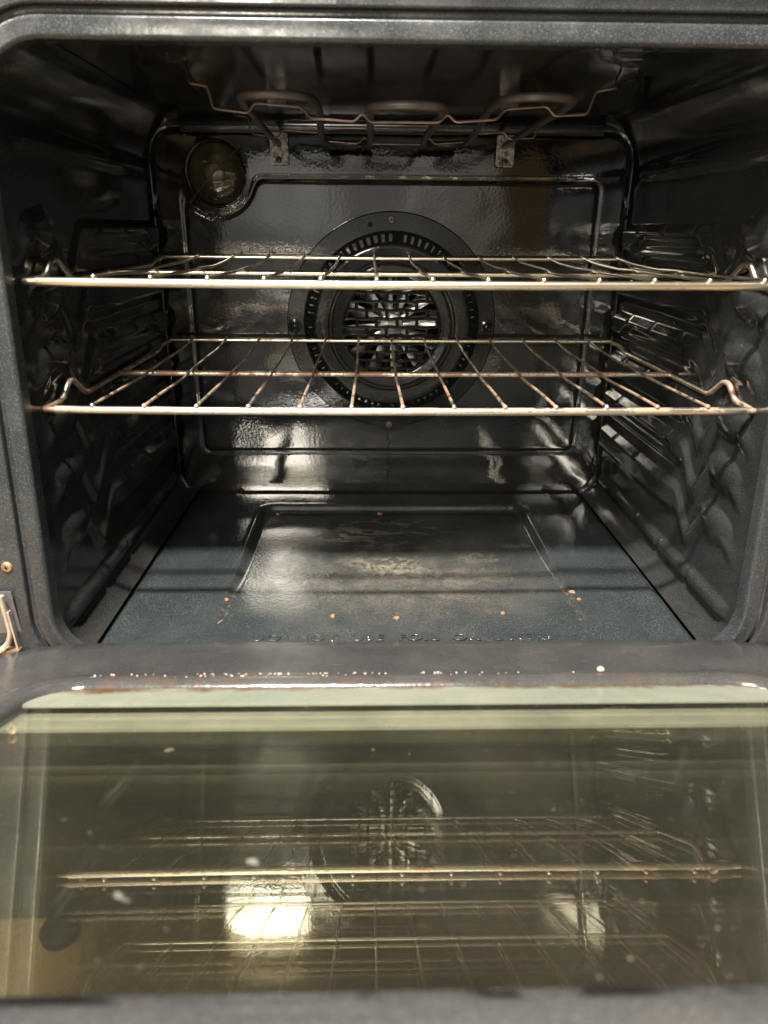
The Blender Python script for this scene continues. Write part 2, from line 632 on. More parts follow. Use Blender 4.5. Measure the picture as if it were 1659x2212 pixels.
def sd_rr(x, z, x0, x1, z0, z1, r):
    cx, cz = (x0 + x1) / 2, (z0 + z1) / 2
    qx = np.abs(x - cx) - (x1 - x0) / 2 + r
    qz = np.abs(z - cz) - (z1 - z0) / 2 + r
    return np.hypot(np.maximum(qx, 0), np.maximum(qz, 0)) + np.minimum(np.maximum(qx, qz), 0) - r


def smax(a, b, k):
    h = np.clip(.5 + .5 * (a - b) / k, 0, 1)
    return b + (a - b) * h + k * h * (1 - h)


lamp_d = np.hypot(X - LAMP[0], Z - LAMP[1])
panel = smax(sd_rr(XD, Z, -.2668, .2662, .0634, .4120, .012), .0465 - lamp_d, .012)
H = -.0015 * np.exp(-(panel / .0024) ** 2) + .0006 * (1 - sm(-.004, .002, panel))
seam = sd_rr(XD, Z, -.3015, .3015, .0045, .4610, .026)
H += -.006 * np.exp(-((seam - .001) / .0016) ** 2) * sm(.004, .03, Z)
# soft mitred roll-in round the lower edges
dB = Z - .0045
dS = .3015 - np.abs(XD)
de = np.minimum(dB, dS + .004)
H += .0022 * (1 - sm(0, .040, de)) * (1 - sm(.05, .12, Z))
H += .0004 * (1 - sm(0, .020, dS)) * sm(.05, .12, Z)
# gentle oil-canning of the sheet
for i in range(X.shape[0]):
    for j in range(X.shape[1]):
        H[i, j] += .0006 * mnoise.noise((X[i, j] * 9, Z[i, j] * 9, 3.1)) + .00025 * mnoise.noise((X[i, j] * 26, Z[i, j] * 26, 8.1))
fd = np.hypot(X - FAN[0], Z - FAN[1])
H = np.where(fd < .075, -.055, H)
H = np.where(lamp_d < LR - .001, -.040, H)
H += .0007 * np.exp(-((lamp_d - LR - .002) / .0022) ** 2)
# collar pressed round the top screw of the fan cover
top = np.hypot((X - FAN[0]) * .75, Z - .3670)
b = MB()
b.grid([[(X[i, j], D - H[i, j], Z[i, j]) for j in range(X.shape[1])] for i in range(X.shape[0])], flip=True)
back = b.build('back_wall', M['back'], oven, sharp=60)

m = MB()
rn = random.Random(21)
for k in range(26):
    z = .0985 - .080 * (k / 25) ** .9
    x = -.0022 + rn.gauss(0, .0011) + (.0045 * rn.choice((0, 0, 1, -.6)) if z < .06 else 0)
    r_ = rn.uniform(.0007, .0014)
    i = int(np.argmin(np.abs(zs - z)))
    j = int(np.argmin(np.abs(xs - x)))
    m.ball((x, D - H[i, j] - .0001, z), r_, 5, 8, (1, .35, rn.uniform(1, 2.2)))
m.build('burnt_drips', M['dark'], back)

# ---- side walls: one ladder of stamped rack ledges each
LEDGES = [.110, .1605, .211, .2615, .312, .3625]


def rib_height(y, z):
    h = np.zeros_like(y)
    back = sm(.135, .165, y)
    for i, zi in enumerate(LEDGES):
        zt = np.full_like(y, zi + .002) - .036 * (1 - sm(.118, .160, y))
        rise = .043 * (1 - sm(.084, .122, y)) - .012 * (1 - sm(.050, .082, y)) - .010 * (1 - sm(.034, .058, y))
        zt = np.where(y < .1225, zi - .034 + rise, zt)
        wide = i in (1, 3, 5)
        thick = (.026 if wide else .030) * back + .015 * (1 - back)
        crisp = np.clip((zt - z) / .0085, 0, 1)
        soft = 1 - sm(zt - .010, zt + .004, z)
        upper = crisp * back + soft * (1 - back)
        band = upper * sm(zt - thick - .012, zt - thick + .004, z)
        ends = sm(.026, .060, y) * (1 - sm(.382, .398, y))
        a = .0042 + .0056 * sm(.148, .215, y)
        for y0 in (.335, .262, .190):
            a = a - .0026 * (np.abs(y - y0) < .0040) * (z > zt - .011) * (y > .15)
        hh = a * band * ends
        # rounded stop at the mouth of each slot
        yy = np.where(y > .066, (y - .068) / .040, (y - .068) / .026)
        zz = np.where(z > zi - .006, (z - zi + .006) / .014, (z - zi + .006) / .021)
        hh = np.maximum(hh, .0056 * np.clip(1 - yy ** 2 - zz ** 2, 0, 1) ** .8)
        if wide:
            lo, hi = zi - .028, zi - .0095
            c = np.clip((z - lo) / (hi - lo), 0, 1)
            ya = .166 + .014 * c
            yb = .366 - .034 * c
            rec = sm(ya - .004, ya + .008, y) * (1 - sm(yb - .014, yb + .006, y)) * sm(lo - .003, lo + .005, z) * (1 - sm(hi - .005, hi + .002, z))
            hh = hh - .0075 * rec * (hh > 0)
        h = np.maximum(h, hh)
    # the long low rib just above the cove
    zc = .031
    bandE = np.exp(-((z - zc) / .0078) ** 4)
    endE = sm(.026, .042, y) * (1 - sm(.372, .392, y))
    aE = .0065 * np.ones_like(y)
    for y0 in (.315, .245, .176, .104):
        aE = aE - .0022 * np.exp(-((y - y0) / .0045) ** 4)
    h = np.maximum(h, aE * bandE * endE)
    # stamped bead across the top corner
    h += .004 * np.exp(-((z - .418) / .008) ** 2) * sm(.03, .06, y) * (1 - sm(.36, .39, y))
    return h


ys = np.linspace(.011, D - .002, 260)
RC = .045
ZC = .474
zrows = np.concatenate([np.linspace(0, .022, 14), np.linspace(.022, ZC - RC, 300)[1:]])
for sgn in (-1, 1):
    P = []
    YY, ZZ = np.meshgrid(ys, zrows)
    hh = rib_height(YY, ZZ)
    for i, z in enumerate(zrows):
        xw = .3055
        if z < .024:
            xw -= .0215 * (1 - z / .024) ** 2
        P.append([warp((sgn * (xw - hh[i, j]), ys[j], z)) for j in range(len(ys))])
    for k in range(1, 15):
        a = PI / 2 * k / 14
        z = ZC - RC + RC * math.sin(a)
        xw = .3055 - RC + RC * math.cos(a)
        P.append([warp((sgn * xw, y, z)) for y in ys])
    b = MB()
    b.grid(P, flip=(sgn < 0))
    w = b.build('side_wall', M['wall'], oven, sharp=70)
    w['label'] = 'dark shaded left side wall with stamped rack ledges' if sgn < 0 else 'lit right side wall with stamped rack ledges'

# ---- cavity ceiling
P = []
cxs = np.linspace(-(.3085 - RC), .3085 - RC, 60)
cys = list(np.linspace(.011, D - .016, 40)) + [D - .016 + .014 * math.sin(a) for a in np.linspace(0, PI / 2, 9)[1:]]
for x in cxs:
    row = []
    for y in cys:
        z = ZC + .0002
        if y > D - .016:
            z = ZC - .014 * (1 - math.sqrt(max(0, 1 - ((y - D + .016) / .014) ** 2)))
        z += .0010 * mnoise.noise((x * 8, y * 8, 1.3))
        z -= .003 * math.exp(-((abs(x) - .19) / .010) ** 2) * (1 if .07 < y < .33 else 0)
        row.append(warp((x, y, z)))
    P.append(row)
b = MB()
b.grid(P, flip=True)
b.build('ceiling', M['wall'], oven)

# ---- cavity floor with its sunk panel
fx = np.linspace(-.2875, .2875, 240)
fy = np.linspace(-.002, D - .0048, 200)
FX, FY = np.meshgrid(fx, fy)
sd = sd_rr(FX, FY, -.1785, .1855, .052, .3540, .016)
dip = -.0085 * (1 - sm(-.0065, .000, sd)) * sm(.046, .24, FY)
dip = dip - .0028 * np.exp(-((sd + .0015) / .0028) ** 2) * sm(.058, .078, FY)
dip = dip - .0020 * np.exp(-((FX - .003) / .14) ** 2 - ((FY - .2) / .13) ** 2)
dip = dip + .0012 * np.exp(-((sd - .003) / .003) ** 2) * sm(.06, .1, FY)
for i in range(FX.shape[0]):
    for j in range(FX.shape[1]):
        dip[i, j] += .0006 * mnoise.noise((FX[i, j] * 14, FY[i, j] * 14, 5.5))
edge_roll = -.006 * sm(.2805, .2850, np.abs(FX)) - .003 * sm(D - .0085, D - .0048, FY)
b = MB()
b.grid([[(FX[i, j], FY[i, j], dip[i, j] + edge_roll[i, j]) for j in range(FX.shape[1])] for i in range(FX.shape[0])], flip=True)
plate = b.build('floor_plate', M['floor'], oven, sharp=60)

# embossed warning along the front of the floor plate
tcv = bpy.data.curves.new('lettering', 'FONT')
tcv.body = 'DO  NOT  USE  FOIL  OR  LINERS'
tcv.size = .0165
tcv.space_character = 1.12
tcv.extrude = .0002
tcv.bevel_depth = .0007
tcv.bevel_resolution = 2
tcv.align_x = 'LEFT'
tob = bpy.data.objects.new('lettering_curve', tcv)
COL.objects.link(tob)
dg = bpy.context.evaluated_depsgraph_get()
dg.update()
tme = bpy.data.meshes.new_from_object(tob.evaluated_get(dg))
bpy.data.objects.remove(tob)
xsv = [v.co.x for v in tme.vertices]
k = .292 / (max(xsv) - min(xsv))
for v in tme.vertices:
    v.co = ((v.co.x - min(xsv)) * k - .142, v.co.y * .85 + .0335, v.co.z * .8 + .0003)
tme.materials.clear()
tme.materials.append(M['floor'])
let = bpy.data.objects.new('lettering', tme)
COL.objects.link(let)
let.parent = plate

# ---- front frame swept round the mouth
def rr_path(off, x1, z0, z1, r, nc=14, ns=16):
    """closed rounded rectangle grown by off"""
    pts = []
    R_ = r + off
    cs = [(x1 - r, z1 - r, 0), (-(x1 - r), z1 - r, 1), (-(x1 - r), z0 + r, 2), (x1 - r, z0 + r, 3)]
    for i, (cx, cz, q) in enumerate(cs):
        for k in range(nc + 1):
            a = PI / 2 * (q + k / nc)
            pts.append((cx + R_ * math.cos(a), cz + R_ * math.sin(a)))
        nx, nz, nq = cs[(i + 1) % 4]
        a = PI / 2 * (q + 1)
        p0 = pts[-1]
        p1 = (nx + R_ * math.cos(a), nz + R_ * math.sin(a))
        for k in range(1, ns):
            pts.append((p0[0] + (p1[0] - p0[0]) * k / ns, p0[1] + (p1[1] - p0[1]) * k / ns))
    return pts


prof = [(0, .014)]
for k in range(9):
    a = PI / 2 * k / 8
    prof.append((.0035 - .0035 * math.cos(a), .0035 - .0035 * math.sin(a)))
prof += [(.0085, -.0004), (.0118, 0)]
for k in range(1, 6):
    a = PI / 2 * k / 5
    prof.append((.0118 + .0018 * math.sin(a), .0018 - .0018 * math.cos(a)))
prof += [(.0140, .0055), (.0165, .0068), (.0190, .0055), (.0195, .0018)]
for k in range(1, 6):
    a = PI / 2 * k / 5
    prof.append((.0195 + .0018 * (1 - math.cos(a)), .0018 - .0018 * math.sin(a)))
prof += [(.030, -.0003), (.060, 0), (.110, 0), (.112, .01)]
P = []
for off, y in prof:
    P.append([warp((x, y, z)) for x, z in rr_path(off, .302, .004, .469, .047)])
b = MB()
b.grid(P, closed_v=True, flip=False)
frame = b.build('front_frame', M['frame'], oven, sharp=50)


def screw(c, r, mat, parent, name='screw', axis_y=-1, depth=.0022):
    m = MB()
    m.lathe_y((c[0], c[2]), [(0.0001, c[1] - depth), (r * .55, c[1] - depth), (r * .85, c[1] - depth * .8), (r, c[1] - depth * .3), (r, c[1] + .001)], 20)
    o = m.build(name, mat, parent)
    m2 = MB()
    q = r * .42
    t = r * .10
    y = c[1] - depth - .0001
    m2.box((c[0] - q, y - .0002, c[2] - t), (c[0] + q, y, c[2] + t))
    m2.box((c[0] - t, y - .00035, c[2] - q), (c[0] + t, y - .0001, c[2] + q))
    # the cross slot belongs to the same screw mesh
    me = o.data
    vs = [tuple(v.co) for v in me.vertices] + m2.v
    nf = len(me.vertices)
    fs = [tuple(p.vertices) for p in me.polygons]
    nb_ = len(fs)
    fs += [tuple(i + nf for i in f) for f in m2.f]
    me2 = bpy.data.meshes.new(name)
    me2.from_pydata(vs, [], fs)
    me2.materials.append(mat)
    me2.materials.append(M['dark'])
    for i, p in enumerate(me2.polygons):
        p.use_smooth = i < nb_
        if i >= nb_:
            p.material_index = 1
    me2.set_sharp_from_angle(angle=math.radians(40))
    o.data = me2
    bpy.data.meshes.remove(me)
    return o


p = warp((-.3335, 0, .0975))
screw(p, .0046, M['screw'], frame)
p = warp((.3395, 0, .0975))
screw(p, .0046, M['screw'], frame)

# door hinges in their slots, one at each side
for sgn in (-1, 1):
    m = MB()
    m.box((sgn * .3312 if sgn < 0 else .3312, -.0006, .012), (sgn * .358 if sgn < 0 else .358, -.0002, .0765))
    x0, x1 = sorted((sgn * .3305, sgn * .362))
    m = MB()
    m.box((x0, -.0016, .000), (x1, -.0008, .0768))
    slot = m.build('hinge', M['slot'], oven)
    m = MB()
    m.box((min(sgn * .3325, sgn * .350), -.010, .006), (max(sgn * .3325, sgn * .350), -.0018, .022))
    m.build('hinge_bracket', M['hinge_dirty'], slot)
    m = MB()
    arm = fillet([(sgn * .3368, -.006, .0755), (sgn * .3368, -.006, .038), (sgn * .3420, -.008, .026), (sgn * .362, -.018, .018)], .012)
    m.tube(arm, .0024, 10)
    # flat pressed edge: widen towards the viewer
    m.box((min(sgn * .3350, sgn * .3335), -.0075, .020), (max(sgn * .3350, sgn * .3335), -.003, .060))
    m.build('hinge_arm', M['hinge'], slot)
    m = MB()
    m.tube([(sgn * .3345, -.012, .0145), (sgn * .356, -.016, .0125)], .0045, 14)
    m.build('hinge_pin', M['hinge'], slot)

# ---- oven lamp
lm = MB()
yb = D
lm.lathe_y(LAMP, [(LR + .0035, yb + .001), (LR + .0030, yb - .0016), (LR + .0015, yb - .0022), (LR, yb - .0014), (LR - .001, yb + .004), (LR - .0015, yb + .010)], 56)
light = lm.build('oven_light', M['back'], oven)
lm = MB()
lm.lathe_y(LAMP, [(LR - .0014, yb + .004), (LR - .006, yb + .020), (LR - .018, yb + .034), (.001, yb + .037)], 56)
lm.build('reflector_bowl', M['bowl'], light)
lm = MB()
lm.lathe_y(LAMP, [(LR - .0010, yb - .0012), (LR - .0018, yb - .0050), (LR - .006, yb - .0100), (LR - .014, yb - .0145), (LR - .024, yb - .0170), (.0003, yb - .0176)], 56)
lm.build('glass_cover', M['lens'], light)
lm = MB()
lm.lathe_y((LAMP[0] - .006, LAMP[1] + .002), [(.0105, yb + .034), (.0105, yb + .012), (.0085, yb + .006), (.0055, yb + .0035), (.0002, yb + .003)], 28)
lm.build('bulb', M['bulb'], light)
lm = MB()
a = Vector((-.1835, D - .004, .4440))
c = Vector((-.2455, D - .004, .3870))
mid = (a + c) / 2
mid.y = D - .0195
wire = [a + Vector((.0045, .004, -.003)), a + Vector((.001, -.001, .0025)), a, a.lerp(mid, .5) + Vector((0, -.0035, 0)), mid, c.lerp(mid, .5) + Vector((0, -.0035, 0)), c, c + Vector((-.003, -.001, -.001)), c + Vector((-.001, .003, -.004))]
lm.tube(fillet(wire, .004), .0007, 8)
lm.build('wire_clip', M['dscrew'], light)

# ---- fan cover
yF = D - .0028
prof = [(.1385, D + .002), (.1378, yF - .0008), (.1365, yF - .0016), (.1180, yF - .0017), (.1160, yF - .0018), (.1152, yF - .0026), (.1140, yF - .0042),
        (.1120, yF - .0062), (.1030, yF - .0125), (.1010, yF - .0150), (.0985, yF - .0160), (.0960, yF - .0160), (.0835, yF - .0152), (.0818, yF - .0130), (.0790, yF - .0128),
        (.0772, yF - .0152), (.0750, yF - .0158), (.0715, yF - .0152), (.0660, yF - .0146), (.0642, yF - .0140), (.0636, yF - .0115)]
# finer radial steps
def hole(i, k):
    return i == 7 and (k % 4 in (0, 1)) and not (k // 4) % 9 == 8


b = MB()
b.lathe_y(FAN, prof, 288, hole)
# tabs above and below
for s_ in (-1,):
    P = []
    for i in range(13):
        a = -.20 + .40 * i / 12
        rr0, rr1 = .132, .137 + .0085 * max(0.0, math.cos(a / .20 * PI / 2)) ** 1.2
        P.append([(FAN[0] + rr_ * math.sin(a), yy, FAN[1] + s_ * rr_ * math.cos(a)) for rr_, yy in ((rr0, yF - .0017), (rr1 - .001, yF - .0015), (rr1, D + .001))])
    b.grid(P, flip=(s_ > 0))
cover = b.build('fan_cover', M['fan'], oven, sharp=24)
# the brick-pattern grille in its middle
g = MB()
rows = 12
R_ = .0640
pitch = .0107
yg = yF - .0135
zrow = [FAN[1] + (i - rows / 2) * pitch for i in range(rows + 1)]
rnd = random.Random(4)
for z in zrow:
    dz = z - FAN[1]
    if abs(dz) >= R_ - .001:
        continue
    hw = math.sqrt(R_ ** 2 - dz ** 2)
    nn = 22
    ph = rnd.random() * 6
    pts = [(FAN[0] - hw + 2 * hw * i / nn, yg - .0006 * math.sin(i * 1.3 + ph), z + .0007 * math.sin(i * 1.15 + ph)) for i in range(nn + 1)]
    g.tube(pts, .0022, 8)
for r_ in range(rows):
    z0, z1 = zrow[r_], zrow[r_ + 1]
    zc = (z0 + z1) / 2 - FAN[1]
    hw = math.sqrt(max(0, R_ ** 2 - zc ** 2))
    xx = -.0975 + (.0130 if r_ % 2 else 0)
    while xx < .1:
        if abs(xx) < hw:
            jx = rnd.uniform(-.0008, .0008)
            g.tube([(FAN[0] + xx + jx, yg, z0), (FAN[0] + xx + jx, yg - .0005, (z0 + z1) / 2), (FAN[0] + xx + jx, yg, z1)], .0023, 8, cap=False)
        xx += .0260
# webbing filling the rim between the bricks and the ring
g.lathe_y(FAN, [(.0645, yg - .001), (.0632, yg - .0024), (.0612, yg - .001), (.0612, yg + .002)], 96)
g.build('grille', M['fan'], cover)
# fan wheel behind it
f = MB()
yfan = D + .004
for k in range(12):
    a = 2 * PI * k / 12 + .15
    er = Vector((math.cos(a), 0, math.sin(a)))
    et = Vector((-math.sin(a), 0, math.cos(a)))
    P = []
    for i in range(7):
        r_ = .012 + .050 * i / 6
        wv = .0042 + .0048 * (i / 6)
        tw = .25 + .30 * i / 6
        row = []
        for j in range(5):
            q = (j - 2) / 2
            row.append(Vector((FAN[0], yfan, FAN[1])) + er * r_ + et * (q * wv) + Vector((0, 1, 0)) * (q * wv * math.tan(tw) + .002 * (q * q)))
        P.append(row)
    f.grid(P)
f.lathe_y(FAN, [(.0002, yfan - .004), (.006, yfan - .004), (.0095, yfan - .003), (.0150, yfan - .002), (.0165, yfan + .001), (.0165, yfan + .008)], 36)
fan = f.build('fan', M['alu'], cover)
f = MB()
f.lathe_y(FAN, [(.0002, yfan - .0125), (.0022, yfan - .012), (.0030, yfan - .010), (.0030, yfan - .0085), (.0062, yfan - .0085), (.0062, yfan - .004)], 6)
f.build('nut', M['zinc'], cover)
for c, r_, mt in (((-.0012, yF - .0016, .3680), .0046, 'dscrew'), ((-.0014, yF - .0016, .1046), .0050, 'dscrew')):
    screw(c, r_, M[mt], cover)
for sx_ in (-1, 1):
    m = MB()
    c = (sx_ * .1275, .2393)
    m.lathe_y(c, [(.0092, yF - .001), (.0085, yF - .0035), (.0060, yF - .0042), (.0045, yF - .0020), (.0030, yF - .0035), (.0002, yF - .0040)], 24)
    m.build('boss', M['fan'], cover)
m = MB()
m.lathe_y((-.0278, .3622), [(.0030, yF - .0019), (.0022, yF - .0030), (.0001, yF - .0020)], 14)
m.build('rivet_hole', M['dark'], cover)

# ---- broil element
ZE = .4505
tube = [(-.1362, D + .01, .4480), (-.1362, D - .015, .4485), (-.137, .30, ZE), (-.131, .150, ZE)]
tube += [(-.1285, .112, ZE), (-.100, .106, ZE), (-.073, .118, ZE), (-.0705, .16, ZE - .001)]
tube += [(-.079, .310, .4455), (-.077, .345, .445), (-.052, .358, .4445), (-.028, .345, .4445), (-.0265, .31, .4445)]
tube += [(-.028, .150, .4440), (-.0265, .112, .444), (.002, .103, .444), (.030, .112, .444), (.0315, .150, .444)]
tube += [(.030, .31, .4445), (.031, .345, .4445), (.055, .358, .4445), (.079, .345, .445), (.081, .310, .4455)]
tube += [(.0725, .16, ZE - .001), (.075, .116, ZE), (.103, .101, ZE), (.133, .112, ZE), (.135, .150, ZE)]
tube += [(.134, .30, ZE), (.1330, D - .015, .4485), (.1330, D + .01, .4480)]
b = MB()
b.tube(fillet(tube, .022, 6), .0034, 12)
elem = b.build('heating_element', M['element'], oven)
for cx, tx in ((-.1360, -.1362), (.1345, .1330)):
    m = MB()
    w_, h_ = .0108, .0168
    zc = .4432
    pts = []
    for i in range(4):
        for k in range(5):
            a = PI / 2 * (i + k / 4)
            sxq = (1, -1, -1, 1)[i]
            szq = (1, 1, -1, -1)[i]
            pts.append((cx + sxq * (w_ - .003) + .003 * math.cos(a), zc + szq * (h_ - .003) + .003 * math.sin(a)))
    nn = len(pts)
    m.add([(x, D - .0050, z) for x, z in pts] + [(x, D - .0035, z) for x, z in pts], [tuple(range(nn))[::-1]] + [(k, (k + 1) % nn, nn + (k + 1) % nn, nn + k) for k in range(nn)])
    br = m.build('mounting_bracket', M['bracket'], elem, sharp=30)
for cx, zz, mt in ((-.1368, .4318, 'dscrew'), (.1350, .4318, 'dscrew')):
    screw((cx, D - .0050, zz), .0038, M[mt], elem, depth=.003)
# hanger wires
prof1 = [(-.1747, .4643), (-.1600, .4625), (-.1569, .4470), (-.1287, .4440), (-.1225, .4514), (-.0846, .4490), (-.0775, .4412), (-.0408, .4389), (-.0338, .4452), (-.0273, .4388), (.030, .4388), (.0372, .4452), (.044, .4393), (.078, .4415), (.0850, .4490), (.1195, .4514), (.1265, .4445), (.1540, .4462), (.1590, .4622), (.1760, .4650)]
for yh, dz in ((.150, 0.0), (.338, .0042)):
    m = MB()
    pts = [(x, yh, z + dz) for x, z in prof1]
    pts = [(pts[0][0] - .002, yh + .014, .474)] + pts + [(pts[-1][0] + .002, yh + .014, .474)]
    m.tube(fillet(pts, .0028, 4), .0010, 8)
    m.build('support_wire', M['copper'], elem)

# ---- unseen shell round the cavity, added to block stray light
m = MB()
x1, z0, z1, y0, y1 = .405, -.070, .575, .013, .50
m.add([(-x1, y0, z0), (x1, y0, z0), (x1, y0, z1), (-x1, y0, z1), (-x1, y1, z0), (x1, y1, z0), (x1, y1, z1), (-x1, y1, z1)],
      [(4, 5, 6, 7), (0, 4, 7, 3), (1, 2, 6, 5), (3, 7, 6, 2), (0, 1, 5, 4)])
m.build('light_block_shell', M['drawer'], oven, smooth=False)

# ---- storage drawer and a levelling foot below
m = MB()
m.box((-.45, .004, BASE + .010), (.45, .30, -.075))
drw = m.build('drawer', M['drawer'], oven)
for x in (-.372,):
    m = MB()
    P = []
    for r_, z in ((.0, BASE), (.015, BASE), (.020, BASE + .006), (.020, BASE + .012), (.012, BASE + .016), (.0, BASE + .016)):
        P.append([(x + r_ * math.cos(2 * PI * k / 20), -.012 + r_ * math.sin(2 * PI * k / 20), z) for k in range(20)])
    m.grid(P, closed_v=True)
    m.build('levelling_foot', M['dark'], oven)

# ------------------------------------------------------------------ the lowered door
def ring_loop(x1, s0, s1, r, nc=10, ns=14):
    pts = []
    cs = [(x1 - r, s1 - r, 0), (-(x1 - r), s1 - r, 1), (-(x1 - r), s0 + r, 2), (x1 - r, s0 + r, 3)]
    for i, (cx, cs_, q) in enumerate(cs):
        for k in range(nc + 1):
            a = PI / 2 * (q + k / nc)
            pts.append((cx + r * math.cos(a), cs_ + r * math.sin(a)))
        nx, ns_, nq = cs[(i + 1) % 4]
        a = PI / 2 * (q + 1)
        p0 = pts[-1]
        p1 = (nx + r * math.cos(a), ns_ + r * math.sin(a))
        for k in range(1, ns):
            pts.append((p0[0] + (p1[0] - p0[0]) * k / ns, p0[1] + (p1[1] - p0[1]) * k / ns))
    return pts


# loops from the inner window edge outwards: (half width, s0, s1, radius, height)
WX, WS0, WS1, WR = .247, .130, .384, .030
loops = []
for off, h in ((0.0, -.004), (-.0002, .0004), (.0008, .0022), (.0035, .0048), (.0075, .0062), (.0120, .0066), (.0165, .0062), (.0205, .0048), (.0228, .0026), (.0242, .0014), (.0262, .0010), (.030, .0010)):
    loops.append((WX + off, WS0 - off, WS1 + off, WR + off, h))
loops += [(.285, .085, .43, .055, .001), (.318, .030, .485, .055, .001)]
for k in range(1, 7):
    a = PI / 2 * k / 6
    loops.append((.325 + .016 * math.sin(a), .013 - .016 * math.sin(a), .500 + .016 * math.sin(a), .058 + .012 * math.sin(a), .001 - .016 * (1 - math.cos(a))))
loops.append((.341, -.003, .516, .07, -.045))
P = []
for x1, s0, s1, r_, h in loops:
    P.append([door(x, s, h) for x, s in ring_loop(x1, s0, s1, r_)])
b = MB()
b.grid(P, closed_v=True, flip=True)
dr = b.build('door', M['door'], oven, sharp=50)


def pane(name, h0, th, mat, x1=.262, s0=.118, s1=.405):
    m = MB()
    v = [door(x, s, h) for h in (h0 - th, h0) for x, s in ((-x1, s0), (x1, s0), (x1, s1), (-x1, s1))]
    m.add(v, [(0, 1, 2, 3), (4, 7, 6, 5), (0, 4, 5, 1), (1, 5, 6, 2), (2, 6, 7, 3), (3, 7, 4, 0)])
    return m.build(name, mat, dr, smooth=False)


pane('inner_glass', 0.0, .004, M['glass']).__setitem__('label', 'mirror-like inner glass pane of the door with smears and baked spots')
pane('middle_glass', -.0165, .003, M['glass2'], x1=.255, s0=.190, s1=.40)
pane('outer_glass', -.041, .004, M['glass3'], x1=.33, s0=.02, s1=.50)
# window retainer strip under the hinge side of the pane
m = MB()
def strip(m, s0, s1, h, x1):
    v = [door(x, s, hh) for hh in (h - .002, h) for x, s in ((-x1, s0), (x1, s0), (x1, s1), (-x1, s1))]
    m.add(v, [(0, 1, 2, 3), (4, 7, 6, 5), (0, 4, 5, 1), (1, 5, 6, 2), (2, 6, 7, 3), (3, 7, 4, 0)])
strip(m, .1295, .1585, .0012, .2465)
ret = m.build('window_retainer', M['retainer'], dr, smooth=False)
m = MB()
strip(m, .1590, .1840, -.0044, .262)  # pale band just below the pane, next to the retainer
m.build('pale_strip', M['strip2'], dr, smooth=False)
# insulation-side frame closing the window well
m = MB()
for (xa, xb, sa, sb) in ((-.30, -.262, .10, .42), (.262, .30, .10, .42), (-.262, .262, .395, .42), (-.262, .262, .10, .130)):
    v = [door(x, s, h) for h in (-.040, -.006) for x, s in ((xa, sa), (xb, sa), (xb, sb), (xa, sb))]
    m.add(v, [(0, 1, 2, 3), (4, 7, 6, 5), (0, 4, 5, 1), (1, 5, 6, 2), (2, 6, 7, 3), (3, 7, 4, 0)])
m.build('window_well', M['drawer'], dr, smooth=False)

# ------------------------------------------------------------------ the two racks
def make_rack(z, x_l, x_r, sp0, n_sp, pitch, m_front, m_mid, m_back, m_spoke, m_side, label, yf=.0555, ym=.2120, yb=.3805, sag=.0012):
    org = Vector((0, .2, z))
    root = empty('oven_rack', org)
    root['_local'] = 1
    tag(root, label, 'oven rack', 'chromed wire racks in the oven')
    Lc = lambda x, y, zz: (x, y - org.y, zz)

    def part(m, name, mat):
        o = m.build(name, mat, root)
        o.location = (0, 0, 0)
        return o

    xc = (x_l + x_r) / 2
    hw = (x_r - x_l) / 2
    m = MB()
    side = lambda s: [(s * hw, .062), (s * hw, .088)]
    frt = []
    for i in range(25):
        x = x_l + .010 + (x_r - x_l - .020) * i / 24
        frt.append(Lc(x, yf, -sag * (1 - ((x - xc) / hw) ** 2)))
    xs_ = x_l + .0045
    left = [Lc(xs_ + .010, yb - .012, .0055), Lc(xs_ + .003, yb - .022, .0035), Lc(xs_ + .001, yb - .034, -.0030), Lc(xs_, .150, -.0035), Lc(xs_, .128, -.0035), Lc(xs_, .107, .0135), Lc(xs_, .097, .0135), Lc(xs_ - .001, .084, .0005), Lc(x_l, yf, 0)]
    m = MB()
    m.tube(frt, .0034, 12)
    part(m, 'front_wire', m_front)
    left = left + [Lc(x_l + .0035, yf - .0004, 0), Lc(x_l + .0105, yf, 0)]
    for sg in (0, 1):
        pts = left if sg == 0 else [Lc(2 * xc - p[0], p[1] + .2, p[2]) for p in left]
        m = MB()
        m.tube(fillet(pts, .007, 5), .0025, 12)
        part(m, 'side_wire', m_side)
    m = MB()
    m.tube([Lc(x_l + .005 + (x_r - x_l - .010) * i / 16, ym, -.0022 - .0008 * math.sin(PI * i / 16)) for i in range(17)], .0028, 12)
    part(m, 'cross_wire', m_mid)
    m = MB()
    m.tube([Lc(x_l + .012 + (x_r - x_l - .024) * i / 16, yb, .0055 - .0006 * math.sin(PI * i / 16)) for i in range(17)], .0026, 12)
    part(m, 'cross_wire', m_back)
    rn = random.Random(int(z * 1000))
    for i in range(n_sp):
        x = sp0 + i * pitch
        j = rn.uniform(-.0012, .0012)
        zf = -sag * (1 - ((x - xc) / hw) ** 2)
        pts = [Lc(x, yf - .0012, zf + .0040), Lc(x, yf + .004, zf + .0042), Lc(x + j * .4, yf + .05, .0028), Lc(x + j, ym - .035, .0008 + j), Lc(x + j, ym, .0022), Lc(x + j, ym + .045, .0016 - j), Lc(x, yb - .05, .0030), Lc(x, yb - .003, .0070), Lc(x, yb + .0018, .0088)]
        m = MB()
        m.tube(fillet(pts, .02, 4), .00135, 8)
        m.ball(Lc(x, yf - .0010, zf + .0040), .0022)
        part(m, 'spoke', m_spoke)
    return root


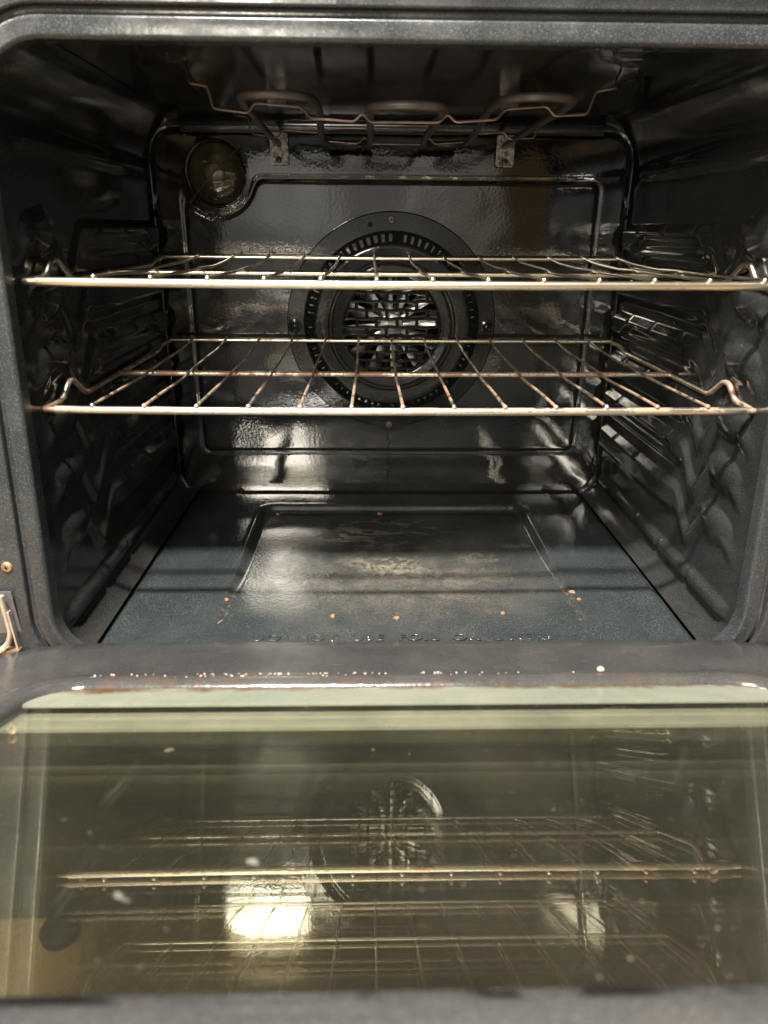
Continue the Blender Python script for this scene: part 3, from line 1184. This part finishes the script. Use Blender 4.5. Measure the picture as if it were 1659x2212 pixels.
make_rack(.3190, -.2935, .2955, -.2392, 13, .04335, M['rod_clean'], M['rod_clean'], M['rod_clean'], M['rod_clean'], M['rod_clean'], 'upper wire rack with bright clean nickel rods')
make_rack(.2185, -.2995, .3015, -.2585, 13, .04305, M['rod_worn'], M['rod_brown'], M['rod_worn'], M['rod_brown'], M['rod_brown'], 'lower wire rack with brown heat-stained and sooty rods')

# ------------------------------------------------------------------ flakes and crumbs
def flake(x, y, z, s, mat, name, label, cat, group, nrm=None):
    rn = random.Random(int((x * 7919 + y * 104729) * 1000))
    nv = 9
    pts = []
    for k in range(nv):
        a = 2 * PI * k / nv
        r_ = s * rn.uniform(.55, 1.1)
        pts.append((r_ * math.cos(a), r_ * .75 * math.sin(a)))
    v = [(p[0], p[1], 0) for p in pts] + [(p[0] * .8, p[1] * .8, s * rn.uniform(.18, .4)) for p in pts] + [(0, 0, s * .38)]
    fcs = [(k, (k + 1) % nv, nv + (k + 1) % nv, nv + k) for k in range(nv)] + [(nv + k, nv + (k + 1) % nv, 2 * nv) for k in range(nv)] + [tuple(range(nv))[::-1]]
    me = bpy.data.meshes.new(name)
    me.from_pydata(v, [], fcs)
    me.materials.append(mat)
    o = bpy.data.objects.new(name, me)
    COL.objects.link(o)
    i = int(np.argmin(np.abs(fy - y)))
    j = int(np.argmin(np.abs(fx - x)))
    o.location = (x, y, float(dip[i, j]) + .0002)   # resting on the stamped floor
    o.rotation_euler = (0, 0, rn.uniform(0, 6))
    tag(o, label, cat, group)
    return o


FL = 'rust flakes lying on the oven floor'
flake(-.2210, .3930, .000, .0050, M['rust'], 'rust_flake', 'rust flake against the back wall at the left end of the oven floor', 'flake', FL)
flake(.2330, .3920, .000, .0046, M['rust'], 'rust_flake', 'rust flake against the back wall at the right end of the oven floor', 'flake', FL)
flake(-.0150, .3440, -.006, .0050, M['rust'], 'rust_flake', 'rust flake under the far edge of the sunk panel near its middle', 'flake', FL)
flake(-.1580, .3430, -.006, .0036, M['rust'], 'rust_flake', 'small rust flake in the far left corner of the sunk panel', 'flake', FL)
flake(-.0660, .0760, -.008, .0036, M['rust'], 'rust_flake', 'rust flake near the front edge of the sunk panel, left of centre', 'flake', FL)
flake(-.0010, .0720, -.008, .0036, M['rust'], 'rust_flake', 'rust flake near the front edge of the sunk panel, at its middle', 'flake', FL)
flake(.1080, .0810, -.008, .0030, M['rust'], 'rust_flake', 'rust flake near the front edge of the sunk panel, right of centre', 'flake', FL)
flake(.1905, .1180, -.001, .0040, M['rust'], 'rust_flake', 'largest rust flake of the row on the right edge of the sunk panel', 'flake', FL)
flake(.1935, .1040, -.001, .0030, M['rust'], 'rust_flake', 'narrow rust flake in front of the largest one on the right panel edge', 'flake', FL)
flake(-.1800, .1080, -.001, .0036, M['rust'], 'rust_flake', 'rust flake on the left edge of the sunk panel', 'flake', FL)

# crumbs baked on the bead of the door: nobody could count them
m = MB()
rn = random.Random(11)
cl = [(-.215, .006, 10), (-.15, .014, 16), (-.125, .016, 30), (-.093, .016, 34), (-.062, .012, 22), (-.03, .02, 16), (.02, .02, 14), (.06, .05, 12), (-.18, .03, 12)]
for cx, sp, nn in cl:
    for k in range(nn):
        x = rn.gauss(cx, sp * .45)
        s = .1175 + rn.gauss(0, .0045)
        h = .0066 - 60 * (s - .1175) ** 2
        r_ = rn.uniform(.0002, .00075)
        m.ball(door(x, s, h + r_ * .3), r_, 4, 6, (rn.uniform(.8, 1.5), 1, .8))
cr = m.build('crumbs', M['crumb'], None)
tag(cr, 'pale burnt crumbs stuck along the raised bead of the open door', 'crumbs', kind='stuff')
m = MB()
m.ball(door(.135, .1170, .0085), .0022, 8, 10, (1.2, 1, 1))
cb = m.build('crumb', M['crumb'], None)
tag(cb, 'single round crumb on the right part of the door bead', 'crumb')
